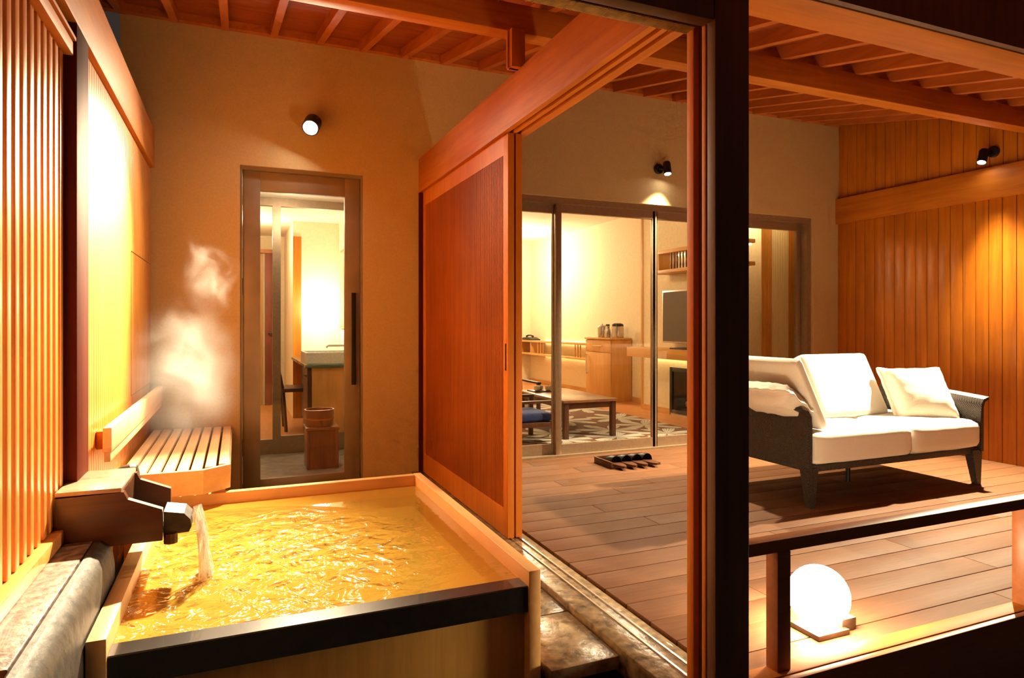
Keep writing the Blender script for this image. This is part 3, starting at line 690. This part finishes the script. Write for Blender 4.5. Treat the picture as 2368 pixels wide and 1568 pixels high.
# ------------------------------------------------------------------ slippers and tray
ty = thing('slipper_tray', (2.86, 4.45, 0), 'low dark wooden tray holding slippers on the deck by the window', 'tray')
link('tray_base', MB().box(2.62, 3.07, 4.30, 4.56, .0, .018, .003), M['walnut'], ty)
link('tray_edge', MB().box(2.62, 2.635, 4.30, 4.56, .018, .05, .003).box(2.635, 3.07, 4.548, 4.56, .018, .05, .003), M['walnut'], ty)
def slipper(x, lab):
    s = thing('slipper', (x, 4.34, .02), lab, 'slipper', 'slippers on the tray')
    ol = []
    for k in range(28):
        a = 2*PI*k/28; yy = .13*math.sin(a); xx = (.043+.006*math.sin(a))*math.cos(a); ol.append((x+xx, 4.34+yy))
    link('sole', MB().prism(ol, 'z', .020, .034), M['walnut'], s)
    up = MB()
    def fn(u, v):
        a = PI*u; yy = 4.345+.118*v
        w = .046*(1-.35*v*v) ; h = .052*(1-.5*v*v)
        return (x-w*math.cos(a), yy, .030+h*math.sin(a))
    up.grid(14, 8, fn)
    up.grid(14, 8, lambda u, v: tuple(Vector(fn(u, v))*1.0 + Vector((0, .001, .004))))
    link('upper', up, M['black'], s, ang=80)
    return s
for x, lab in ((2.69, 'black open slipper at the left end of the tray'), (2.785, 'black open slipper second from the left on the tray'),
               (2.88, 'black open slipper third from the left on the tray'), (2.975, 'black open slipper at the right end of the tray')):
    slipper(x, lab)
# ------------------------------------------------------------------ living room
struct('wall_room_far', MB().box(1.35, 5.3, 11.48, 11.56, -.05, 2.7), M['inwall'], smooth=False)
struct('wall_room_right', MB().box(5.2, 5.3, 7.2, 11.48, -.05, 2.7).box(4.87, 5.25, 5.46, 5.50, -.05, 2.7).box(4.87, 4.95, 5.5, 5.62, -.05, 2.7).box(4.87, 4.95, 6.60, 7.2, -.05, 2.7).box(4.87, 4.95, 5.62, 6.60, .56, 2.7).box(4.87, 4.95, 5.62, 6.6, -.05, .04)
       .box(4.95, 5.3, 7.15, 7.2, -.05, 2.7).box(5.25, 5.3, 5.02, 7.15, -.05, 2.7), M['inwall'], smooth=False)
struct('wall_room_left', MB().box(1.35, 1.45, 5.02, 11.56, -.05, 2.7), M['inwall'], smooth=False)
struct('ceiling_room', MB().box(1.35, 5.3, 5.02, 11.56, 2.66, 2.75), M['inceil'], smooth=False)
struct('floor_room', MB().box(1.35, 5.3, 5.02, 11.56, -.06, .0), M['infloor'], smooth=False)
struct('baseboard_room', MB().box(5.185, 5.2, 7.2, 11.48, 0, .07).box(4.855, 4.87, 6.62, 7.2, 0, .07), M['oak_y'])
struct('trim_10', MB().box(4.86, 5.2, 7.20, 7.24, 0, 2.66), M['oak'])
tag(link('light_strip', MB().box(4.90, 4.93, 7.245, 7.26, .05, .80), M['led']), 'glowing vertical light strip in the gap beside the cabinet', 'light strip')
rg = tag(link('area_rug', MB().box(1.9, 4.35, 5.35, 8.3, .0, .012, .004), M['rug']), 'dark brown rug with pale leaf pattern under the low table', 'rug')
tbl = thing('low_table', (3.1, 6.1, 0), 'low dark wooden table on the leaf patterned rug', 'table')
link('tabletop', MB().box(2.83, 3.42, 5.49, 6.60, .355, .380, .003), M['walnut_t'], tbl)
link('apron', MB().box(2.86, 3.39, 5.52, 5.54, .295, .355).box(2.86, 3.39, 6.55, 6.57, .295, .355).box(2.86, 2.88, 5.54, 6.55, .295, .355).box(3.37, 3.39, 5.54, 6.55, .295, .355), M['walnut'], tbl)
for (x, y) in ((2.845, 5.505), (3.36, 5.505), (2.845, 6.54), (3.36, 6.54)):
    link('leg', MB().box(x, x+.048, y, y+.048, .012, .355, .002), M['walnut'], tbl)
def floor_chair(x, y, rot, lab):
    c = thing('floor_chair', (x, y, .012), lab, 'chair', 'low floor chairs around the table')
    def L(mb): return mb.xf(Matrix.Translation((x, y, .012)))
    # built facing +y (back at -y)
    parts = []
    parts.append(('seat_frame', MB().box(-.27, .27, -.27, .27, .16, .20, .004), M['walnut']))
    parts.append(('seat', cushion(.46, .46, .08, .03, .01).xf(Matrix.Translation((0, .02, .24))), M['blue']))
    parts.append(('back_rail', MB().box(-.27, .27, -.33, -.30, .60, .64, .004), M['walnut']))
    parts.append(('backrest', cushion(.46, .40, .06, .025, .01).xf(Matrix.Translation((0, -.27, .42)) @ Matrix.Rotation(math.radians(98), 4, 'X')), M['white']))
    for sx in (-1, 1):
        parts.append(('leg', MB().hull8([(sx*.27-.02, -.29, 0), (sx*.27+.02, -.29, 0), (sx*.27+.02, -.25, 0), (sx*.27-.02, -.25, 0),
                                        (sx*.27-.02, -.335, .64), (sx*.27+.02, -.335, .64), (sx*.27+.02, -.30, .64), (sx*.27-.02, -.30, .64)]), M['walnut']))
        parts.append(('leg', MB().box(sx*.27-.02, sx*.27+.02, .23, .27, 0, .38, .003), M['walnut']))
        parts.append(('armrest', MB().box(sx*.27-.022, sx*.27+.022, -.31, .28, .375, .40, .004), M['walnut']))
    for nm, mb, mt in parts: link(nm, L(mb), mt, c)
    c.rotation_euler = (0, 0, rot)
    return c
floor_chair(3.05, 7.35, PI, 'low chair with cream back beyond the far end of the table')
floor_chair(2.42, 5.62, -PI/2, 'low dark wooden chair with navy seat nearest the window')
# wall shelf unit with light niche
sh = thing('wall_shelf', (5.0, 9.1, .55), 'honey wood lit niche shelf along the living room wall', 'shelf')
SB = 8.70
link('shelf_top', MB().box(4.93, 5.199, SB, 11.47, .775, .805, .003), M['oak_y'], sh)
link('shelf_bottom', MB().box(4.93, 5.199, SB, 11.47, .545, .575, .003), M['oak_y'], sh)
link('divider', MB().box(4.94, 5.199, 11.44, 11.46, .575, .775), M['oak'], sh); link('divider', MB().box(4.94, 5.199, 10.9, 10.92, .575, .775), M['oak'], sh)
link('light_strip', MB().box(5.17, 5.195, SB, 10.8, .76, .773), M['led'], sh)
link('light_strip', MB().box(5.15, 5.185, SB, 10.8, .535, .544), M['led'], sh)
link('light_strip', MB().box(5.18, 5.195, SB, 10.8, .806, .815), M['led'], sh)
for y in (10.40, 10.50, 10.62, 9.05, 9.13, 9.22):
    link('spindle', MB().lathe([(.008, .575), (.012, .60), (.008, .67), (.013, .71), (.008, .775)], (4.955, y, 0), 10), M['oak'], sh)
tag(link('small_box', MB().box(4.99, 5.09, 8.74, 8.80, .576, .67, .003), M['steel']), 'small grey box on the lower niche shelf beside the cabinet', 'box')
ph = thing('telephone', (5.02, 11.1, .81), 'black telephone on the left end of the lit wall shelf', 'telephone')
link('phone_base', MB().prism([(10.95, .806), (11.35, .806), (11.35, .85), (11.15, .862), (10.95, .82)], 'x', 4.97, 5.16), M['black'], ph)
link('handset', MB().tube([(5.03, 11.0, .875), (5.03, 11.08, .895), (5.03, 11.2, .895), (5.03, 11.28, .875)], [.02, .014, .014, .02], 10), M['black'], ph)
hc = tag(link('hanging_cabinet', MB().box(4.2, 4.86, 11.2, 11.479, 2.0, 2.17, .004), M['oak_y']), 'small orange wooden cabinet high on the far living room wall', 'cabinet')
tg = thing('tea_set', (3.0, 6.35, .381), 'small dark tea tray with white cups at the far end of the low table', 'tea set')
link('tray', MB().box(2.90, 3.14, 6.28, 6.50, .381, .392, .003), M['walnut'], tg)
for (x, y) in ((2.95, 6.34), (3.02, 6.42), (3.08, 6.34)):
    link('cup', MB().lathe([(.02, .392), (.032, .40), (.036, .44), (.032, .44), (.028, .405), (0, .40)], (x, y, 0), 16), M['basin'], tg)
# cabinet
cbn = thing('cabinet', (5.0, 8.3, 0), 'honey wood cabinet with a drawer above a tall door', 'cabinet')
CY0, CY1, CX = 7.96, 8.67, 4.84
link('cabinet_body', MB().box(CX+.02, 5.184, CY0, CY1, .0, .88, .003), M['oak'], cbn)
link('cabinet_top', MB().box(CX-.015, 5.184, CY0-.01, CY1+.015, .88, .905, .003), M['oak_y'], cbn)
dr = link('drawer', MB().box(CX, CX+.02, CY0+.004, CY1-.004, .70, .872, .002), M['oak'], cbn)
link('drawer_handle', MB().tube([(CX-.03, CY0+.2, .79), (CX-.03, CY0+.48, .79)], .007, 8).box(CX-.03, CX, CY0+.21, CY0+.22, .785, .795).box(CX-.03, CX, CY0+.46, CY0+.47, .785, .795), M['steel'], dr)
do = link('cabinet_door', MB().box(CX, CX+.02, CY0+.004, CY1-.004, .03, .692, .002), M['oak'], cbn)
link('cabinet_handle', MB().tube([(CX-.03, CY1-.06, .36), (CX-.03, CY1-.06, .66)], .007, 8).box(CX-.03, CX, CY1-.065, CY1-.055, .37, .38).box(CX-.03, CX, CY1-.065, CY1-.055, .64, .65), M['steel'], do)
ib = thing('ice_bucket', (4.98, 8.42, .905), 'metal ice bucket with lid knob on the cabinet top', 'ice bucket')
link('pail', MB().lathe([(0, .905), (.065, .905), (.07, .92), (.075, 1.06), (.07, 1.07), (0, 1.07)], (4.98, 8.42, 0), 20), M['steel'], ib)
link('lid', MB().lathe([(.075, 1.07), (.06, 1.085), (.01, 1.09), (.01, 1.105), (0, 1.11)], (4.98, 8.42, 0), 20), M['steel'], ib)
kt = thing('water_carafe', (4.95, 8.22, .905), 'slender silver water carafe on the cabinet top', 'carafe')
link('carafe_body', MB().lathe([(0, .905), (.045, .905), (.05, .95), (.042, 1.02), (.028, 1.06), (.03, 1.08), (0, 1.08)], (4.95, 8.22, 0), 18), M['steel'], kt)
link('carafe_lid', MB().lathe([(.03, 1.08), (.028, 1.10), (0, 1.10)], (4.95, 8.22, 0), 18), M['black'], kt)
tp = thing('hot_water_pot', (5.03, 8.08, .905), 'dark electric hot water pot at the right end of the cabinet top', 'hot water pot')
link('pot_body', MB().lathe([(0, .905), (.085, .905), (.088, .92), (.085, 1.07), (0, 1.07)], (5.03, 8.08, 0), 20), M['steel'], tp)
link('pot_lid', MB().lathe([(.086, 1.07), (.08, 1.10), (.05, 1.115), (0, 1.115)], (5.03, 8.08, 0), 20), M['black'], tp)
# tv unit
tvu = thing('tv_counter', (4.7, 6.2, .7), 'honey wood counter along the wall above the fireplace', 'counter')
link('counter_top', MB().box(4.52, 4.869, 5.51, 7.05, .70, .815, .004), M['oak_y'], tvu)
link('light_strip', MB().box(4.80, 4.865, 5.52, 7.0, .688, .699), M['led'], tvu)
tv = thing('television', (4.68, 6.0, .815), 'flat television standing on the counter beside the window', 'television')
link('tv_frame', MB().box(4.70, 4.74, 5.50, 6.55, .88, 1.50, .004), M['steel'], tv)
link('tv_screen', MB().box(4.694, 4.70, 5.52, 6.53, .90, 1.48), M['screen'], tv)
link('tv_stand', MB().box(4.62, 4.82, 5.75, 6.3, .816, .83, .003).box(4.71, 4.74, 5.95, 6.1, .83, .9), M['black'], tv)
us = thing('wall_niche_shelf', (4.75, 6.0, 1.72), 'lit wooden niche shelf with spindles above the television', 'shelf')
link('shelf_top', MB().box(4.62, 4.869, 5.2, 6.65, 1.93, 1.97, .003), M['oak_y'], us)
link('shelf_bottom', MB().box(4.62, 4.869, 5.2, 6.65, 1.70, 1.74, .003), M['oak_y'], us)
link('end_panel', MB().box(4.63, 4.869, 6.52, 6.56, 1.74, 1.93), M['oak'], us)
link('light_strip', MB().box(4.84, 4.868, 5.25, 6.45, 1.915, 1.929), M['led'], us)
for k in range(6):
    link('spindle', MB().lathe([(.007, 1.74), (.011, 1.78), (.007, 1.83), (.011, 1.88), (.007, 1.93)], (4.645, 6.30-k*.055, 0), 10), M['walnut'], us)
fp = thing('fireplace', (4.9, 6.1, .04), 'dark glass fronted fireplace set in the cream wall under the counter', 'fireplace')
link('firebox', MB().box(4.90, 5.20, 5.63, 6.59, .05, .07).box(5.18, 5.2, 5.63, 6.59, .07, .55).box(4.90, 5.18, 5.63, 5.65, .07, .55).box(4.90, 5.18, 6.57, 6.59, .07, .55), M['fire'], fp)
link('fire_frame', MB().box(4.855, 4.885, 5.60, 5.65, .03, .58, .002).box(4.855, 4.885, 6.57, 6.62, .03, .58, .002).box(4.855, 4.885, 5.65, 6.57, .53, .58, .002).box(4.855, 4.885, 5.65, 6.57, .03, .07, .002), M['black'], fp)
link('fire_glass', MB().box(4.868, 4.872, 5.65, 6.57, .07, .53), M['glass'], fp)
for (y, z, a) in ((6.0, .12, .2), (6.3, .12, -.1), (6.15, .20, .3)):
    link('log', MB().tube([(5.0-a*.2, y-.16, z), (5.02+a*.1, y+.16, z+.02)], .045, 10), M['log'], fp)
# curtains by window right end
ct = thing('curtain', (4.95, 5.035, 0), 'tall pale curtain hanging inside at the right end of the windows', 'curtain')
def wavy(x0, x1, yc, amp, n, mat, nm, par):
    m_ = max(8, n*8); vs = []; fs = []
    for i in range(m_+1):
        t = i/m_; x = x0+(x1-x0)*t; y = yc+amp*math.sin(2*PI*n*t)
        vs += [(x, y, .02), (x, y, 2.1)]
    for i in range(m_):
        a = i*2; c = a+2
        fs += [(a, c, c+1, a+1)]
    return link(nm, MB().add(vs, fs), mat, par, ang=80)
wavy(4.935, 5.15, 5.045, .010, 7, M['curtain'], 'sheer_panel', ct)
wavy(5.15, 5.24, 5.045, .010, 3, clothm('brown_curtain', (.45, .20, .04)), 'brown_panel', ct)
wavy(4.80, 4.935, 5.045, .010, 3, clothm('brown_curtain_left', (.45, .20, .04)), 'brown_panel', ct)
# ------------------------------------------------------------------ shower vestibule and dressing room
struct('floor_shower', MB().box(-1.2, 1.34, 5.02, 6.06, -.08, -.03), M['shower_tile'], smooth=False)
cs = MB().box(-1.2, 1.34, 5.02, 6.10, 2.215, 2.26)
y = 5.03
while y < 6.05: cs.box(-1.2, 1.34, y, y+.045, 2.20, 2.214); y += .05
struct('ceiling_shower', cs, M['inceil'], smooth=False)
struct('wall_shower_left', MB().box(-1.3, -1.2, 5.02, 9.6, -.1, 2.7), M['inwall'], smooth=False)
struct('wall_shower_right', MB().box(1.34, 1.349, 5.02, 6.13, -.1, 2.7).box(1.12, 1.349, 6.13, 9.6, -.1, 2.7), M['inwall'], smooth=False)
w2 = thing('window_2', (.4, 6.08, 0), 'inner bronze framed glass screen beyond the shower floor', 'glass screen', kind='structure')
link('screen_frame', MB().box(-1.2, 1.34, 6.06, 6.11, 2.13, 2.20).box(-1.2, .36, 6.06, 6.11, -.03, .10).box(.35, 1.34, 6.08, 6.13, -.03, .12).box(.285, .352, 6.05, 6.10, -.03, 2.13), M['alum'], w2)
link('screen_glass', MB().box(-1.2, .285, 6.083, 6.087, .10, 2.13), M['glass'], w2)
DCX = .17
struct('floor_dressing', MB().box(-1.3, 1.34, 6.13, 9.6, -.06, .01), M['infloor'], smooth=False)
struct('ceiling_dressing', MB().box(-1.3, 1.34, 6.1, 9.6, 2.30, 2.4), M['inceil'], smooth=False)
struct('wall_dressing_far', MB().box(-1.3, .11, 9.5, 9.6, 2.06, 2.4).box(.11, .62, 9.5, 9.6, 0, 2.4).box(.60, 1.12, 8.0, 9.5, 0, 2.4), M['inwall'], smooth=False)
struct('trim_11', MB().box(.598, .69, 7.98, 8.0, 0, 2.12), M['cedar_z'])
struct('wall_closet', MB().box(-1.3, .32, 9.49, 9.55, 0, 2.1), M['oak'], smooth=False)
rd = thing('door_4', (.45, 9.48, 0), 'reddish brown wooden door at the far end of the dressing room', 'door', kind='structure')
XA, XB = .36, .63
link('door_panel', MB().box(.346, .473, 9.42, 9.46, .01, 2.05, .003), M['doorred'], rd)
link('door_jamb', MB().box(.473, .51, 9.41, 9.50, .0, 2.1).box(-.1, .473, 9.42, 9.5, 2.06, 2.11), M['cedar_z'], rd)
link('door_lever', MB().tube([(.40, 9.42, .98), (.40, 9.38, .98), (.45, 9.38, .98)], .012, 8), M['alumd'], rd)
# stool and bucket
st = thing('bath_stool', (.6, 5.42, -.03), 'tall dark wooden bath stool just behind the glass door', 'stool')
SXa, SXb, SYa, SYb = .50, .74, 5.30, 5.54
link('stool_side', MB().box(SXa, SXa+.025, SYa, SYb, -.03, .27, .003), M['bucket'], st)
link('stool_side', MB().box(SXb-.025, SXb, SYa, SYb, -.03, .27, .003), M['bucket'], st)
link('stool_panel', MB().box(SXa+.025, SXb-.025, SYa+.004, SYa+.024, -.03, .27), M['bucket'], st)
link('stool_top', MB().box(SXa-.008, SXb+.008, SYa-.008, SYb+.008, .27, .295, .004), M['bucket'], st)
bk = thing('wash_bucket', (.60, 5.42, .295), 'round wooden wash bucket standing on the bath stool', 'bucket')
link('bucket_wall', MB().lathe([(0, .296), (.105, .296), (.115, .425), (.103, .425), (.094, .315), (0, .315)], (.605, 5.42, 0), 32), M['bucket'], bk)
link('hoop', MB().lathe([(.108, .345), (.1125, .345), (.1135, .357), (.109, .357)], (.605, 5.42, 0), 32), M['cedar_x'], bk)
# vanity
vn = thing('vanity_counter', (1.0, 7.0, 0), 'orange wood vanity counter behind the shower screen', 'vanity')
link('counter_top', MB().box(.58, 1.118, 6.30, 7.975, .695, .725, .003), plain('green_glass_edge', (.10, .16, .10), .15, coat=.5), vn)
link('end_panel', MB().box(.64, 1.118, 6.32, 6.345, .01, .694), M['oak'], vn)
link('drawer_stack', MB().box(.605, 1.1, 6.39, 6.80, .01, .60, .004), M['walnut'], vn)
link('leg', MB().box(.60, .635, 6.32, 6.38, .01, .694), M['walnut'], vn)
bs = thing('wash_basin', (.95, 6.75, .726), 'square pale stone basin on the vanity counter', 'basin')
link('basin_bowl', MB().box(.60, 1.08, 6.45, 6.47, .726, .83).box(.60, 1.08, 6.98, 7.0, .726, .83).box(.60, .62, 6.47, 6.98, .726, .83).box(1.06, 1.08, 6.47, 6.98, .726, .83).box(.62, 1.06, 6.47, 6.98, .726, .745), M['basin'], bs)
fc = thing('basin_faucet', (1.1, 6.75, .83), 'chrome faucet with two taps over the stone basin', 'faucet')
link('spout', MB().tube([(1.119, 6.75, .885), (.84, 6.75, .885), (.82, 6.75, .868)], .012, 10), M['steel'], fc)
for y in (6.62, 6.88): link('tap_handle', MB().lathe([(0, 0), (.02, 0), (.022, .03), (0, .035)], (1.06, y, .855), 12).tube([(1.119, y, .87), (1.05, y, .87)], .01, 8), M['steel'], fc)
mr = thing('vanity_mirror', (1.33, 7.2, 1.0), 'tall mirror on the wall above the vanity counter', 'mirror'); mr.location.x = 1.11
link('mirror_frame', MB().box(1.105, 1.119, 6.6, 7.8, 1.05, 1.95, .002), M['oak'], mr)
link('mirror_glass', MB().box(1.101, 1.106, 6.63, 7.77, 1.08, 1.92), plain('mirror', (.85, .85, .82), .03, 1.0), mr)
dc = thing('dressing_chair', (.5, 7.2, .01), 'dark wooden chair with curved back beside the vanity', 'chair')
for yy in (7.02, 7.40):
    link('back_post', MB().tube([(.46, yy, .01), (.44, yy, .30), (.43, yy, .42), (.40, yy, .58), (.36, yy, .72)], .017, 8), M['walnut'], dc)
    link('leg', MB().tube([(.76, yy+.01, .01), (.75, yy+.01, .41)], .016, 8), M['walnut'], dc)
link('backrest', MB().hull8([(.412, 7.03, .46), (.428, 7.03, .46), (.428, 7.39, .46), (.412, 7.39, .46), (.352, 7.03, .73), (.368, 7.03, .73), (.368, 7.39, .73), (.352, 7.39, .73)]), M['walnut'], dc)
link('seat', MB().box(.42, .78, 7.0, 7.42, .41, .45, .006), M['walnut'], dc)
tag(link('bath_scale', MB().box(.82, 1.10, 6.16, 6.28, .011, .05, .01), M['basin']), 'white bathroom scale on the floor in front of the vanity', 'scale')
# ------------------------------------------------------------------ steam
def puff(loc, rad, dens, scale, seed, thr=.5):
    bm = bmesh.new(); bmesh.ops.create_icosphere(bm, subdivisions=3, radius=1.0)
    mb = MB().bm(bm, Matrix.Translation(loc) @ Matrix.Diagonal((*rad, 1)))
    o = link('steam', mb, steammat('steam_%d' % int(seed*10), dens, scale, seed, thr))
    return o
s1 = tag(puff((-.22, 3.50, .86), (.29, .62, .42), 1.45, 4.6, 3.1, .46), 'dense white cloud of steam drifting above the bench behind the spout', 'steam', 'steam over the bath', 'stuff')
s2 = tag(puff((-.13, 3.70, 1.36), (.19, .24, .25), 1.2, 6, 8.4, .50), 'thin upper wisp of steam beside the glass door frame', 'steam', 'steam over the bath', 'stuff')
# ------------------------------------------------------------------ lights
point((4.25, 10.2, 2.2), 110, (1.0, .82, .58), .12, 'room_lamp'); point((2.6, 6.9, 2.45), 42, (1.0, .72, .42), .12, 'room_lamp_near'); point((5.0, 5.27, 2.2), 4, (1.0, .82, .56), .08, 'curtain_backlight')  # last lamp is added, without a fixture, to shine through the curtain
point((.1, 8.0, 2.1), 32, (1.0, .74, .48), .08, 'dressing_lamp'); point((.86, 7.6, 1.3), 26, (1.0, .86, .64), .08, 'vanity_lamp')
point((.4, 5.5, 2.05), 10, (1.0, .82, .6), .06, 'shower_lamp')
# ------------------------------------------------------------------ world, camera
wd = bpy.data.worlds.new('night'); S.world = wd; wd.use_nodes = True
wd.node_tree.nodes['Background'].inputs[0].default_value = (.03, .022, .018, 1); wd.node_tree.nodes['Background'].inputs[1].default_value = .8
cam = bpy.data.cameras.new('camera'); co = bpy.data.objects.new('camera', cam); COL.objects.link(co); S.camera = co
co.location = (0, 0, 1.1); co.rotation_euler = (PI/2, 0, -math.radians(22.75))
cam.sensor_width = 36; cam.lens = 36*1516.5/2368; cam.shift_y = -34/2368; cam.clip_start = .05
S.view_settings.view_transform = 'Standard'; S.view_settings.look = 'None'; S.view_settings.gamma = 1; S.view_settings.use_curve_mapping = False
S.view_settings.exposure = .5
S.cycles.use_denoising = True
S.cycles.max_bounces = 5; S.cycles.diffuse_bounces = 3; S.cycles.glossy_bounces = 3; S.cycles.transparent_max_bounces = 14; S.cycles.volume_bounces = 0
S.cycles.use_adaptive_sampling = True; S.cycles.adaptive_threshold = .09; S.cycles.adaptive_min_samples = 16
S.cycles.volume_step_rate = 2.0; S.cycles.volume_max_steps = 64
S.cycles.caustics_reflective = True
S.cycles.sample_clamp_indirect = 6
